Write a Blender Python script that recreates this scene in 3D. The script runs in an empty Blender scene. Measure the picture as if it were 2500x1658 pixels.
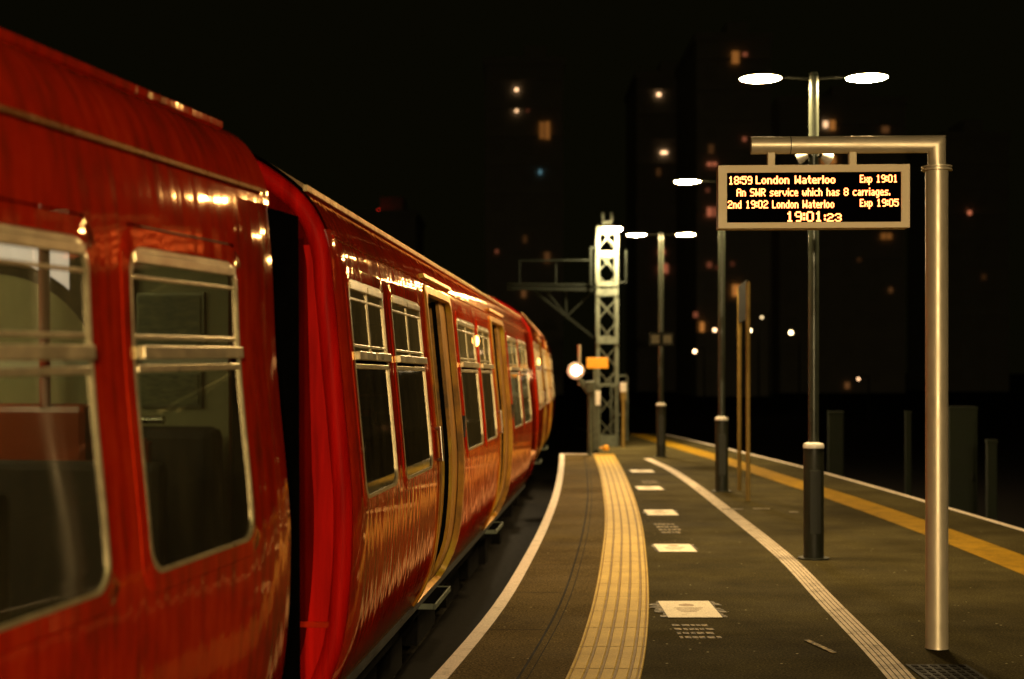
import bpy, bmesh, math, random
from mathutils import Vector, Matrix
R = math.radians
random.seed(7)
S_ = bpy.context.scene
COL = S_.collection

# ------------------------------------------------------------------ camera, world, exposure
EYE = 1.65
cd = bpy.data.cameras.new('camera'); cam = bpy.data.objects.new('camera', cd); COL.objects.link(cam)
cam.location = (0, 0, EYE); cam.rotation_euler = (R(90), 0, 0)
cd.lens = 50; cd.sensor_width = 36; cd.shift_y = 73/2500
cd.clip_start = 0.05; cd.clip_end = 2000
cd.dof.use_dof = True; cd.dof.focus_distance = 8.3; cd.dof.aperture_fstop = 1.7
S_.camera = cam
W = bpy.data.worlds.new('World'); S_.world = W; W.use_nodes = True
bg = W.node_tree.nodes['Background']
bg.inputs['Color'].default_value = (0.0052, 0.0046, 0.0013, 1); bg.inputs['Strength'].default_value = 0.32
vs = S_.view_settings
vs.view_transform = 'Standard'; vs.look = 'None'; vs.gamma = 1; vs.exposure = 0.5
LAMP = 390.0      # radiance of the platform lanterns
S_.cycles.use_denoising = True; S_.cycles.sample_clamp_direct = 0; S_.cycles.max_bounces = 8; S_.cycles.transparent_max_bounces = 12
S_.cycles.sample_clamp_indirect = 4
S_.cycles.caustics_reflective = False; S_.cycles.caustics_refractive = False

# ------------------------------------------------------------------ materials
def new_mat(name):
    m = bpy.data.materials.new(name); m.use_nodes = True
    nt = m.node_tree; b = nt.nodes['Principled BSDF']
    return m, nt, b
def N(nt, t, **kw):
    n = nt.nodes.new(t)
    for k, v in kw.items(): setattr(n, k, v)
    return n
def coords(nt, scale=(1, 1, 1)):
    tc = N(nt, 'ShaderNodeTexCoord'); mp = N(nt, 'ShaderNodeMapping')
    mp.inputs['Scale'].default_value = scale
    nt.links.new(tc.outputs['Object'], mp.inputs['Vector']); return mp.outputs[0]
def noise(nt, vec, scale, detail=4, rough=.6):
    n = N(nt, 'ShaderNodeTexNoise'); n.inputs['Scale'].default_value = scale
    n.inputs['Detail'].default_value = detail; n.inputs['Roughness'].default_value = rough
    nt.links.new(vec, n.inputs['Vector']); return n.outputs[0]
def ramp(nt, fac, stops):
    r = N(nt, 'ShaderNodeValToRGB'); e = r.color_ramp.elements
    while len(e) < len(stops): e.new(.5)
    for k, (p, c) in enumerate(stops):
        e[k].position = p; e[k].color = c if len(c) == 4 else (*c, 1)
    nt.links.new(fac, r.inputs[0]); return r.outputs[0]
def bump(nt, b, h, strength, dist):
    n = N(nt, 'ShaderNodeBump'); n.inputs['Strength'].default_value = strength; n.inputs['Distance'].default_value = dist
    nt.links.new(h, n.inputs['Height']); nt.links.new(n.outputs[0], b.inputs['Normal'])
def g(v): return (v, v, v)
def simple(name, col, rough=.5, metal=0, var=.25, scale=6, coat=0, spec=.5, aniso=(1, 1, 1)):
    m, nt, b = new_mat(name)
    v = coords(nt, aniso); f = noise(nt, v, scale, 5)
    c = ramp(nt, f, [(.25, tuple(x*(1-var) for x in col)), (.75, tuple(min(1, x*(1+var)) for x in col))])
    nt.links.new(c, b.inputs['Base Color'])
    rr = ramp(nt, f, [(.3, g(max(.02, rough*.8))), (.75, g(min(1, rough*1.2)))])
    nt.links.new(rr, b.inputs['Roughness'])
    b.inputs['Metallic'].default_value = metal; b.inputs['Coat Weight'].default_value = coat
    b.inputs['Specular IOR Level'].default_value = spec
    return m
def emit(name, col, strength):
    m, nt, b = new_mat(name)
    b.inputs['Base Color'].default_value = (*[x*.5 for x in col], 1)
    b.inputs['Emission Color'].default_value = (*col, 1); b.inputs['Emission Strength'].default_value = strength
    return m
def paint(name, col, grime, rough=(.035, .09), streak=.36):
    """old gloss coach paint: vertical dirt streaks and slightly rippled panels"""
    m, nt, b = new_mat(name)
    v = coords(nt, (1.5, 9, 1.1)); f1 = noise(nt, v, 2.2, 6, .65)
    v2 = coords(nt, (1, 1.2, 1.0)); f2 = noise(nt, v2, 2.0, 6, .7)
    mx = N(nt, 'ShaderNodeMath', operation='MULTIPLY'); nt.links.new(f1, mx.inputs[0]); nt.links.new(f2, mx.inputs[1])
    c = ramp(nt, mx.outputs[0], [(.14, grime), (.26, col), (.36, (col[0]*1.2, col[1]*1.8, col[2]*1.6)), (.5, tuple(x*.9 for x in col))])
    nt.links.new(c, b.inputs['Base Color'])
    nt.links.new(ramp(nt, f1, [(.3, g(rough[1])), (.7, g(rough[0]))]), b.inputs['Roughness'])
    b.inputs['Specular IOR Level'].default_value = 0
    v3 = coords(nt, (1, 6.5, .5)); f3 = noise(nt, v3, 1.0, 2, .45)
    f4 = noise(nt, coords(nt, (1, 14, .8)), 1.0, 1, .5)
    ad_ = N(nt, 'ShaderNodeMath', operation='ADD'); nt.links.new(f3, ad_.inputs[0]); nt.links.new(f4, ad_.inputs[1])
    bump(nt, b, ad_.outputs[0], streak, .006)
    # amber of the reflected platform light is put into the gloss colour
    gl = N(nt, 'ShaderNodeBsdfGlossy'); gl.inputs['Color'].default_value = (.9, .60, .34, 1)
    nt.links.new(b.inputs['Roughness'].links[0].from_socket, gl.inputs['Roughness'])
    nt.links.new(b.inputs['Normal'].links[0].from_socket, gl.inputs['Normal'])
    fr = N(nt, 'ShaderNodeFresnel'); fr.inputs[0].default_value = 1.45
    nt.links.new(b.inputs['Normal'].links[0].from_socket, fr.inputs['Normal'])
    mxs = N(nt, 'ShaderNodeMixShader'); nt.links.new(fr.outputs[0], mxs.inputs[0])
    nt.links.new(b.outputs[0], mxs.inputs[1]); nt.links.new(gl.outputs[0], mxs.inputs[2])
    nt.links.new(mxs.outputs[0], nt.nodes['Material Output'].inputs['Surface'])
    return m
M = {}
M['red'] = paint('red_gloss_paint', (.44, .017, .003), (.22, .016, .0035))
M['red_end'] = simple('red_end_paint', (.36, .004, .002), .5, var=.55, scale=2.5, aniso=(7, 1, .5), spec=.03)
M['red_dark'] = simple('dark_red_end_wall', (.09, .002, .001), .8, var=.5, scale=3, aniso=(6, 1, .6), spec=0)  # end wall, a darker red than its corner strip and pillar
M['gold'] = paint('gold_door_paint', (.34, .155, .013), (.08, .04, .010), (.3, .5), .2)
M['tan'] = paint('grimy_bead_highlight', (.20, .060, .010), (.09, .025, .006), (.2, .4), .3)  # tan instead of red paints the lit line along the closest coach's bead
M['roof'] = paint('grimy_roof_paint', (.50, .38, .19), (.24, .16, .07), (.35, .6), .2)
M['alu'] = simple('dull_aluminium', (.60, .50, .29), .34, .7, .25, 12)
M['black'] = simple('black_rubber', (.003, .003, .003), .9, var=.4, spec=.0)
M['under'] = simple('underframe_grime', (.002, .0017, .001), .8, var=.6, spec=.1)
M['steel'] = simple('worn_steel', (.5, .46, .36), .3, 1, .2, 20)
M['post'] = simple('grey_lamp_post_paint', (.045, .055, .043), .28, .2, .2, 8, aniso=(1, 1, .3))
M['sleeve'] = simple('dark_sleeve_paint', (.022, .026, .018), .5, 0, .3, 8, spec=.3)
M['cream'] = simple('cream_post_paint', (.62, .54, .38), .42, .55, .06, 9)
M['case'] = simple('cream_case_paint', (.74, .60, .36), .55, 0, .05, 14)
M['galv'] = simple('galvanised_steel', (.10, .115, .085), .6, .1, .35, 9, spec=.2)
M['white'] = simple('white_enamel', (.75, .73, .66), .4, var=.08)
M['dark'] = simple('dark_metal', (.014, .016, .013), .7, var=.3, spec=.15)
M['yellow'] = simple('yellow_plate', (.75, .33, .015), .5, var=.08)
M['yellowpost'] = simple('weathered_yellow_post', (.26, .18, .045), .5, var=.3)
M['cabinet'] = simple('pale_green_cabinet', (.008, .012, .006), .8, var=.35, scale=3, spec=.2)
M['tower'] = simple('dark_concrete', (.5, .48, .42), .9, var=.1, scale=.4)
M['darkglass'] = simple('dark_window_glass', (.46, .44, .38), .7, var=.1)
M['lining'] = simple('pale_green_lining', (.42, .37, .19), .6, var=.12, scale=3)
M['seat'] = simple('dark_moquette', (.035, .02, .015), .85, var=.5, scale=60)
M['orange'] = simple('orange_red_pole', (.36, .05, .012), .35, var=.1)
M['poster'] = simple('olive_poster_print', (.19, .18, .09), .5, var=.6, scale=18, aniso=(1, .35, 3))
M['frame'] = simple('poster_frame', (.3, .28, .18), .4, .5)
M['floorvinyl'] = simple('dark_floor_vinyl', (.03, .03, .028), .6)
M['lamp'] = emit('lit_lantern_glass', (1, .68, .30), LAMP)
M['lampbright'] = emit('lit_floodlight_glass', (1, .72, .36), LAMP*13)
M['lampmast'] = emit('lit_mast_lantern_glass', (1, .74, .40), LAMP*3.2)
M['lampfar'] = emit('lit_street_lantern', (1, .72, .38), 40)
M['led'] = emit('amber_led', (1, .22, .055), 5.4)
M['indicator'] = emit('orange_indicator', (1, .42, .08), 9)
M['whitelamp'] = emit('white_spot_lens', (1, .84, .6), 14)
M['redlamp'] = emit('red_beacon', (1, .02, .01), 1.5)
M['striplight'] = emit('coach_ceiling_tube', (.95, .85, .48), 13)
M['adpanel'] = emit('backlit_advert_panel', (1, .80, .74), .8)

def mat_asphalt(name, lo, hi):
    m, nt, b = new_mat(name)
    v = coords(nt); f1 = noise(nt, v, 75, 4, .75); f2 = noise(nt, v, .9, 6, .65); f3 = noise(nt, coords(nt, (.35, 1.6, 1)), 1.1, 4)
    c1 = ramp(nt, f2, [(.3, lo), (.7, hi)])
    c2 = ramp(nt, f1, [(.34, g(.3)), (.55, g(1)), (.70, g(2.6))])
    mx = N(nt, 'ShaderNodeMix', data_type='RGBA', blend_type='MULTIPLY'); mx.inputs[0].default_value = 1
    nt.links.new(c1, mx.inputs[6]); nt.links.new(c2, mx.inputs[7])
    vo = N(nt, 'ShaderNodeTexVoronoi'); vo.inputs['Scale'].default_value = 9; nt.links.new(v, vo.inputs['Vector'])
    sp = ramp(nt, vo.outputs['Distance'], [(.05, g(1)), (.09, g(0))])
    f4 = noise(nt, v, 2.3, 2); gate = ramp(nt, f4, [(.50, g(0)), (.56, g(1))])
    mm = N(nt, 'ShaderNodeMath', operation='MULTIPLY'); nt.links.new(sp, mm.inputs[0]); nt.links.new(gate, mm.inputs[1])
    m2 = N(nt, 'ShaderNodeMix', data_type='RGBA'); nt.links.new(mm.outputs[0], m2.inputs[0])
    nt.links.new(mx.outputs[2], m2.inputs[6]); m2.inputs[7].default_value = (.34, .31, .19, 1)
    nt.links.new(m2.outputs[2], b.inputs['Base Color'])
    nt.links.new(ramp(nt, f3, [(.3, g(.75)), (.7, g(.95))]), b.inputs['Roughness']); b.inputs['Specular IOR Level'].default_value = .02
    bump(nt, b, f1, .5, .006)
    return m
M['asphalt'] = mat_asphalt('old_asphalt', (.028, .0225, .0085), (.082, .0690, .0270))
M['edgeasphalt'] = mat_asphalt('worn_brown_asphalt', (.068, .048, .0175), (.135, .100, .040))
def mat_worn(name, col, under, lo, hi, scale=5, detail=8, rough=.6, aniso=(1, 1, 1)):
    m, nt, b = new_mat(name)
    v = coords(nt, aniso); f = noise(nt, v, scale, detail, .7); f2 = noise(nt, coords(nt), 90, 2)
    c = ramp(nt, f, [(lo, under), (hi, col)])
    k = ramp(nt, f2, [(.3, g(.72)), (.7, g(1.1))])
    mx = N(nt, 'ShaderNodeMix', data_type='RGBA', blend_type='MULTIPLY'); mx.inputs[0].default_value = 1
    nt.links.new(c, mx.inputs[6]); nt.links.new(k, mx.inputs[7]); nt.links.new(mx.outputs[2], b.inputs['Base Color'])
    b.inputs['Roughness'].default_value = rough; b.inputs['Specular IOR Level'].default_value = .08
    bump(nt, b, f2, .3, .003)
    return m
M['edgepaint'] = mat_worn('worn_white_edge_paint', (.80, .70, .58), (.5, .42, .32), .30, .46)
M['linepaint'] = mat_worn('worn_white_line_paint', (.58, .49, .37), (.16, .13, .09), .28, .5)
M['tactile'] = mat_worn('buff_tactile_paving', (.62, .43, .085), (.42, .28, .048), .25, .6, 3)
M['groove'] = mat_worn('dirty_tactile_groove', (.27, .175, .038), (.15, .095, .022), .3, .6, 6)
M['yellowband'] = mat_worn('worn_yellow_band', (.32, .185, .010), (.13, .08, .006), .28, .55)
M['sticker'] = mat_worn('worn_white_floor_sticker', (.88, .80, .62), (.5, .4, .25), .28, .42, 9)
M['stickerink'] = mat_worn('faded_sticker_ink', (.30, .19, .10), (.55, .44, .3), .4, .62, 30)
M['stickerscuff'] = mat_worn('scuffed_sticker_edge', (.36, .31, .22), (.06, .05, .03), .45, .6, 24)
M['fadedtext'] = mat_worn('faded_yellow_floor_print', (.34, .25, .10), (.06, .05, .03), .45, .58, 22)
M['joint'] = simple('dark_joint', (.006, .0045, .002), .9, var=.3, spec=.1)
M['soot'] = simple('sooty_steel', (.0055, .007, .005), .8, var=.3, spec=.05)
M['patch'] = mat_worn('newer_asphalt_patch', (.055, .036, .018), (.028, .019, .009), .3, .7, 4)
M['ballast'] = simple('dark_ballast', (.006, .005, .0035), .95, var=.7, scale=14, spec=.1)
M['concrete'] = simple('platform_wall_concrete', (.07, .06, .045), .85, var=.4, scale=3)

def glass(name, tint, refl=1.0, dirt=.05):
    m = bpy.data.materials.new(name); m.use_nodes = True; nt = m.node_tree; nt.nodes.clear()
    out = N(nt, 'ShaderNodeOutputMaterial'); mix = N(nt, 'ShaderNodeMixShader')
    tr = N(nt, 'ShaderNodeBsdfTransparent'); tr.inputs[0].default_value = (*tint, 1)
    gl = N(nt, 'ShaderNodeBsdfGlossy'); gl.inputs['Roughness'].default_value = .03; gl.inputs['Color'].default_value = (*g(refl), 1)
    v = coords(nt, (1, 2, 2)); f = noise(nt, v, 1.5, 3)
    nt.links.new(ramp(nt, f, [(.35, g(.02)), (.7, g(.07))]), gl.inputs['Roughness'])
    fr = N(nt, 'ShaderNodeFresnel'); fr.inputs[0].default_value = 1.5
    nt.links.new(fr.outputs[0], mix.inputs[0]); nt.links.new(tr.outputs[0], mix.inputs[1]); nt.links.new(gl.outputs[0], mix.inputs[2])
    df = N(nt, 'ShaderNodeBsdfDiffuse'); df.inputs[0].default_value = (.30, .26, .13, 1)
    m2 = N(nt, 'ShaderNodeMixShader'); f5 = noise(nt, coords(nt, (1, 3, 1)), 2.5, 5, .7)
    nt.links.new(ramp(nt, f5, [(.3, g(dirt*.5)), (.7, g(dirt*1.5))]), m2.inputs[0])
    nt.links.new(mix.outputs[0], m2.inputs[1]); nt.links.new(df.outputs[0], m2.inputs[2])
    nt.links.new(m2.outputs[0], out.inputs[0]); return m
M['glass'] = glass('coach_window_glass', (.60, .62, .46), dirt=.07)
M['hopperglass'] = glass('grimy_hopper_glass', (.55, .56, .40), dirt=.26)

# ------------------------------------------------------------------ mesh helpers
class MB:
    def __init__(s): s.bm = bmesh.new()
    def face(s, pts):
        vs = [s.bm.verts.new(p) for p in pts]
        try: return s.bm.faces.new(vs)
        except ValueError: return None
    def box(s, c, d, rz=0, mat=None):
        r = bmesh.ops.create_cube(s.bm, size=1)['verts']
        bmesh.ops.scale(s.bm, vec=d, verts=r)
        if mat is not None: bmesh.ops.transform(s.bm, matrix=mat, verts=r)
        elif rz: bmesh.ops.rotate(s.bm, cent=(0, 0, 0), matrix=Matrix.Rotation(rz, 3, 'Z'), verts=r)
        bmesh.ops.translate(s.bm, vec=c, verts=r); return s
    def tube(s, a, b, r, r2=None, n=20, caps=True):
        a, b = Vector(a), Vector(b); r2 = r if r2 is None else r2
        d = b - a; q = Vector((0, 0, 1)).rotation_difference(d.normalized()).to_matrix()
        A = [s.bm.verts.new(a + q @ Vector((r*math.cos(2*math.pi*k/n), r*math.sin(2*math.pi*k/n), 0))) for k in range(n)]
        B = [s.bm.verts.new(b + q @ Vector((r2*math.cos(2*math.pi*k/n), r2*math.sin(2*math.pi*k/n), 0))) for k in range(n)]
        for k in range(n): s.bm.faces.new((A[k], A[(k+1) % n], B[(k+1) % n], B[k]))
        if caps: s.bm.faces.new(A[::-1]); s.bm.faces.new(B)
        return s
    def bar(s, a, b, w, h=None):
        a, b = Vector(a), Vector(b); h = h or w; d = b - a
        q = d.to_track_quat('Y', 'Z').to_matrix()
        s.box((a+b)/2, (w, d.length, h), mat=q.to_4x4()); return s
    def lathe(s, prof, c=(0, 0, 0), n=32):
        c = Vector(c); rings = []
        for r, z in prof:
            if r < 1e-5: rings.append([s.bm.verts.new(c + Vector((0, 0, z)))])
            else: rings.append([s.bm.verts.new(c + Vector((r*math.cos(2*math.pi*k/n), r*math.sin(2*math.pi*k/n), z))) for k in range(n)])
        for A, B in zip(rings, rings[1:]):
            for k in range(n):
                k2 = (k+1) % n
                if len(A) == 1 and len(B) == 1: continue
                if len(A) == 1: s.bm.faces.new((A[0], B[k2], B[k]))
                elif len(B) == 1: s.bm.faces.new((A[k], A[k2], B[0]))
                else: s.bm.faces.new((A[k], A[k2], B[k2], B[k]))
        return s
    def build(s, name, mat, parent=None, smooth=False, bevel=0, recalc=True):
        if recalc: bmesh.ops.recalc_face_normals(s.bm, faces=s.bm.faces)
        me = bpy.data.meshes.new(name); s.bm.to_mesh(me); s.bm.free()
        o = bpy.data.objects.new(name, me); COL.objects.link(o)
        me.materials.append(mat if not isinstance(mat, str) else M[mat])
        if smooth:
            for p in me.polygons: p.use_smooth = True
            try: me.set_sharp_from_angle(angle=R(38))
            except Exception: pass
        if bevel:
            md = o.modifiers.new('bevel', 'BEVEL'); md.width = bevel; md.segments = 2; md.limit_method = 'ANGLE'
        if parent: o.parent = parent
        return o
def tag(o, label=None, cat=None, group=None, kind=None):
    for k, v in (('label', label), ('category', cat), ('group', group), ('kind', kind)):
        if v: o[k] = v
    return o
def empty(name, loc=(0, 0, 0), rz=0, **kw):
    o = bpy.data.objects.new(name, None); COL.objects.link(o); o.location = loc; o.rotation_euler = (0, 0, rz)
    o.empty_display_size = .2
    return tag(o, **kw)
def copy_tree(o, parent=None):
    c = o.copy(); COL.objects.link(c); c.parent = parent
    for ch in list(o.children): copy_tree(ch, c)
    return c
F = 3472.2
def gd(x, y, z=0):          # where the sight line through a pixel of the reference meets the level z
    px, py = x*1.0575, y*1.0575
    d = (EYE - z)*F/(py - 902); return ((px-1250)*d/F, d)
def wd(x, y, d):            # the point of that sight line at distance d
    px, py = x*1.0575, y*1.0575
    return Vector(((px-1250)*d/F, d, EYE + (902-py)*d/F))

# ------------------------------------------------------------------ ground and platform
def interp(pts, y):
    """smooth curve X(y) through sorted (y, X)"""
    n = len(pts)
    if y <= pts[0][0]: return pts[0][1] + (y-pts[0][0])*(pts[1][1]-pts[0][1])/(pts[1][0]-pts[0][0])
    if y >= pts[-1][0]: return pts[-1][1] + (y-pts[-1][0])*(pts[-1][1]-pts[-2][1])/(pts[-1][0]-pts[-2][0])
    for k in range(n-1):
        if pts[k][0] <= y <= pts[k+1][0]: break
    def sl(i):
        a, b = max(0, i-1), min(n-1, i+1); return (pts[b][1]-pts[a][1])/(pts[b][0]-pts[a][0])
    h = pts[k+1][0]-pts[k][0]; t = (y-pts[k][0])/h
    return ((2*t**3-3*t*t+1)*pts[k][1] + (t**3-2*t*t+t)*h*sl(k) + (-2*t**3+3*t*t)*pts[k+1][1] + (t**3-t*t)*h*sl(k+1))
EDGE = [(-14, -5.2), (-6, -3.0), (0, -1.66), (4, -.97), (7.58, -.437), (9.8, -.15), (12.1, .065), (15.1, .30), (18.7, .53), (23, .74), (27.8, .93)]
TACT = [(-14, -4.4), (-6, -2.25), (0, -.93), (4, -.25), (7.58, .285), (8.6, .415), (10.3, .592), (12.5, .783), (15.05, .98), (17.8, 1.15), (22.6, 1.39), (27.6, 1.58)]
MID = [(-14, -1.4), (-6, .35), (0, 1.2), (4, 1.66), (7.58, 2.0), (10, 2.16), (12.5, 2.32), (16.7, 2.44), (20.3, 2.52), (23.4, 2.53), (26.3, 2.42)]
RBAND = [(-14, 2.9), (-6, 3.5), (0, 3.82), (5, 4.0), (11.4, 4.1), (14.2, 4.11), (18.2, 4.02), (20.8, 3.89), (25.8, 3.66), (30.6, 3.34), (36.2, 2.95)]
REDGE = [(-14, 4.0), (-6, 4.7), (0, 5.05), (5, 5.22), (10, 5.3), (14.7, 5.28), (22.6, 5.02), (28.9, 4.57), (36.4, 3.9)]
def frange(a, b, s):
    n = max(1, round((b-a)/s)); return [a + (b-a)*k/n for k in range(n+1)]
def ribbon(name, fL, fR, y0, y1, z, mat, step=.6, **kw):
    mb = MB(); prev = None
    for y in frange(y0, y1, step):
        cur = (mb.bm.verts.new((fL(y), y, z)), mb.bm.verts.new((fR(y), y, z)))
        if prev: mb.bm.faces.new((prev[0], prev[1], cur[1], cur[0]))
        prev = cur
    return tag(mb.build(name, mat, recalc=False), kind='structure')
mb = MB(); mb.face([(-500, -300, -1.0), (500, -300, -1.0), (500, 900, -1.0), (-500, 900, -1.0)])
tag(mb.build('ground', 'ballast', recalc=False), kind='structure')
# platform: one solid with a top sheet and side walls
mb = MB(); Ls, Rs = [], []
ys = frange(-14, 27.8, .6)
ys2 = frange(27.8, 36.4, .6)[1:]
top = [(interp(EDGE, y), y) for y in ys] + [(1.72, 27.8)] + [(1.72 + .03*(y-27.8), y) for y in ys2]
rt = [(interp(REDGE, y), y) for y in ys + ys2]
V = lambda p, z: mb.bm.verts.new((p[0], p[1], z))
def quad_strip(A, B):
    for k in range(len(A)-1): mb.bm.faces.new((A[k], A[k+1], B[k+1], B[k]))
la = [V(p, 0) for p in top[:len(ys)]]; ra = [V(p, 0) for p in rt[:len(ys)]]
quad_strip(la, ra)
lb = [V(p, 0) for p in top[len(ys):]]; rb = [ra[-1]] + [V(p, 0) for p in rt[len(ys):]]
quad_strip(lb, rb)
for line in (top[:len(ys)] + top[len(ys):], rt):
    A = [V(p, 0) for p in line]; B = [V(p, -.999) for p in line]; quad_strip(A, B)
A = [V(top[-1], 0), V(rt[-1], 0)]; B = [V(top[-1], -.999), V(rt[-1], -.999)]; quad_strip(A, B)
tag(mb.build('platform', 'asphalt'), kind='structure')
e = lambda off: (lambda y: interp(EDGE, y) + off)
t_ = lambda off: (lambda y: interp(TACT, y) + off)
m_ = lambda off: (lambda y: interp(MID, y) + off)
r_ = lambda off: (lambda y: interp(RBAND, y) + off)
q_ = lambda off: (lambda y: interp(REDGE, y) + off)
ribbon('edge_line', e(.004), e(.095), -14, 27.78, .004, 'edgepaint')
for a, b in ((.46, .475), (.515, .522)):
    ribbon('platform_joint', e(a), e(b), -14, 27.7, .003, 'joint')
ribbon('edge_strip', e(.09), lambda y: interp(TACT, y)+.01, -14, 27.65, .0018, 'edgeasphalt')
# cross joints of the coping slabs and patched bands of asphalt
for y in frange(3.0, 27, 1.5):
    ribbon('platform_joint', e(.1), e(.46), y, y+.012, .003, 'joint')
# tactile paving: slabs with a raised rib field and dirty grooves, one set per slab row
mb = MB(); gr = MB()
SL = .62; y = -13.9
ribs = [(.0, .018), (.024, .088), (.104, .168), (.184, .248), (.264, .328), (.344, .378), (.384, .4)]
while y < 27.0:
    ysub = [y + .006 + (SL-.012)*k/3 for k in range(4)]
    for a, b in ribs:
        pa = None
        for yy in ysub:
            x = interp(TACT, yy)
            cur = [mb.bm.verts.new(p) for p in ((x+a, yy, .004), (x+a+.004, yy, .010), (x+b-.004, yy, .010), (x+b, yy, .004))]
            if pa:
                for k in range(3): mb.bm.faces.new((pa[k], pa[k+1], cur[k+1], cur[k]))
            pa = cur
    y += SL
tag(mb.build('tactile_paving', 'tactile', recalc=False), kind='structure')
ribbon('tactile_base', t_(0), t_(.4), -13.9, 27.7, .0035, 'groove', .31)
ribbon('tactile_end', t_(0), t_(.4), 27.0, 27.7, .0060, 'yellowband', .3)
# worn line in the middle, with raised stripes
ribbon('platform_line', m_(0), m_(.15), -14, 26.3, .004, 'linepaint', .5)
for k in range(4):
    ribbon('platform_line_groove', m_(.024+k*.032), m_(.030+k*.032), -14, 20, .0055, 'joint', .5)
ribbon('yellow_band', r_(0), r_(.42), -14, 36.2, .004, 'yellowband')
ribbon('edge_line', q_(-.085), q_(-.004), -14, 36.3, .004, 'edgepaint')
mb = MB()
xs = frange(interp(EDGE, 27.7)+.1, 1.70, .12)
for a, b in zip(xs, xs[1:]):
    mb.face([(a, 27.62+random.uniform(-.03, .03), .0045), (b, 27.62+random.uniform(-.03, .03), .0045), (b, 27.8, .0045), (a, 27.8, .0045)])
tag(mb.build('end_line', 'edgepaint', recalc=False), kind='structure')
# shoulder of rails on both sides (dark, mostly hidden)
for nm, off in (('rail', -1.0), ('rail', -2.435)):
    ribbon('rail', (lambda y, o=off: interp(EDGE, y)+o), (lambda y, o=off: interp(EDGE, y)+o+.07), -14, 60, -.80, 'steel', 1.5)
for off in (.85, 2.285):
    ribbon('rail', (lambda y, o=off: interp(REDGE, y)+o), (lambda y, o=off: interp(REDGE, y)+o+.07), -14, 60, -.80, 'steel', 1.5)

# ------------------------------------------------------------------ floor stickers
def sticker(x, y, w, l, label, wear):
    o = MB()
    o.box((0, 0, .0065), (w, l, .003)); r = o.build('floor_sticker', 'sticker')
    r.location = (x, y, 0)
    tag(r, label, 'floor sticker', 'printed stickers down the platform floor')
    k = MB()
    for i in range(4): k.face([(-.10+.01*i, .02-.05*i, .0088), (.10-.02*i, .02-.05*i, .0088), (.10-.02*i, .045-.05*i, .0088), (-.10+.01*i, .045-.05*i, .0088)])
    k.lathe([(.0, .0086), (.055, .0086)], (0, .15, 0), 16)
    k.build('faded_print', 'stickerink', r, recalc=False)
    k = MB()
    for sx in (-1, 1):
        for q in range(7):
            yy = -l/2 + l*(q+.1)/7; ww = random.uniform(.01, .10)*wear
            k.face([(sx*w/2, yy, .0062), (sx*(w/2+ww), yy, .0062), (sx*(w/2+ww*random.uniform(.5, 1)), yy+l*.12, .0062), (sx*w/2, yy+l*.12, .0062)])
    k.build('scuffed_border', 'stickerscuff', r)
    return r
for x, y, w, l, lab, wear in (
    (1.215, 9.76, .36, .66, 'largest white floor sticker, most scuffed, with faded brown print, closest to the camera', 1),
    (1.50, 13.1, .34, .55, 'bright white floor sticker level with the foot of the closest lamp post', .4),
    (1.71, 16.35, .34, .6, 'white floor sticker just beyond the blurred patch of yellow floor print', .5),
    (1.90, 19.7, .34, .55, 'white floor sticker with a faded orange patch behind it, fourth along the floor', .4),
    (2.10, 23.0, .36, .55, 'farthest white floor sticker, beside the end of the buff tactile strip', .4)):
    sticker(x, y, w, l, lab, wear)
def floor_print(x, y, w, l, rows, label):
    k = MB()
    for q in range(rows):
        yy = -l/2 + l*(q+.25)/rows; xx = -w/2
        while xx < w/2-.02:
            ww = random.uniform(.02, .05); k.face([(xx, yy, .004), (xx+ww, yy, .004), (xx+ww, yy+l/rows*.5, .004), (xx, yy+l/rows*.5, .004)]); xx += ww+random.uniform(.006, .015)
    o = k.build('floor_print', 'fadedtext', recalc=False); o.location = (x, y, 0)
    tag(o, label, 'floor marking')
floor_print(1.16, 8.95, .26, .55, 4, 'faded broken yellow print on the asphalt under the largest floor sticker')
floor_print(1.62, 14.75, .22, 1.0, 4, 'blurred patch of yellow print between two white floor stickers')
floor_print(2.02, 20.8, .24, .6, 3, 'small faded orange print behind the fourth white floor sticker')
mb = MB()
for (x0, y0, w) in ((2.60, 16.75, .25), (2.95, 16.8, .2), (3.25, 16.4, .1)):
    mb.box((x0, y0, .005), (w, .12, .003))
tag(mb.build('floor_marking', 'stickerscuff'), 'broken white scuffed paint marks on asphalt below the two thin yellow posts', 'floor marking')
mb = MB(); mb.box((0, 0, .006), (.035, .4, .003), R(12))
o = mb.build('floor_marking', 'fadedtext'); o.location = (1.83, 8.45, 0)
tag(o, 'short worn paint dash on asphalt beside the white platform line', 'floor marking')
# drain cover
dc = MB(); dc.box((0, 0, .006), (.34, .40, .004)); dc = dc.build('drain_cover', 'dark'); dc.location = (2.36, 7.72, 0)
tag(dc, 'dark metal drain cover set in the asphalt by the cream display post', 'drain cover')
k = MB()
for i in range(6):
    for j in range(5): k.box((-.13+i*.052, -.15+j*.075, .0095), (.03, .045, .004))
k.build('tread_pattern', 'joint', dc)

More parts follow.
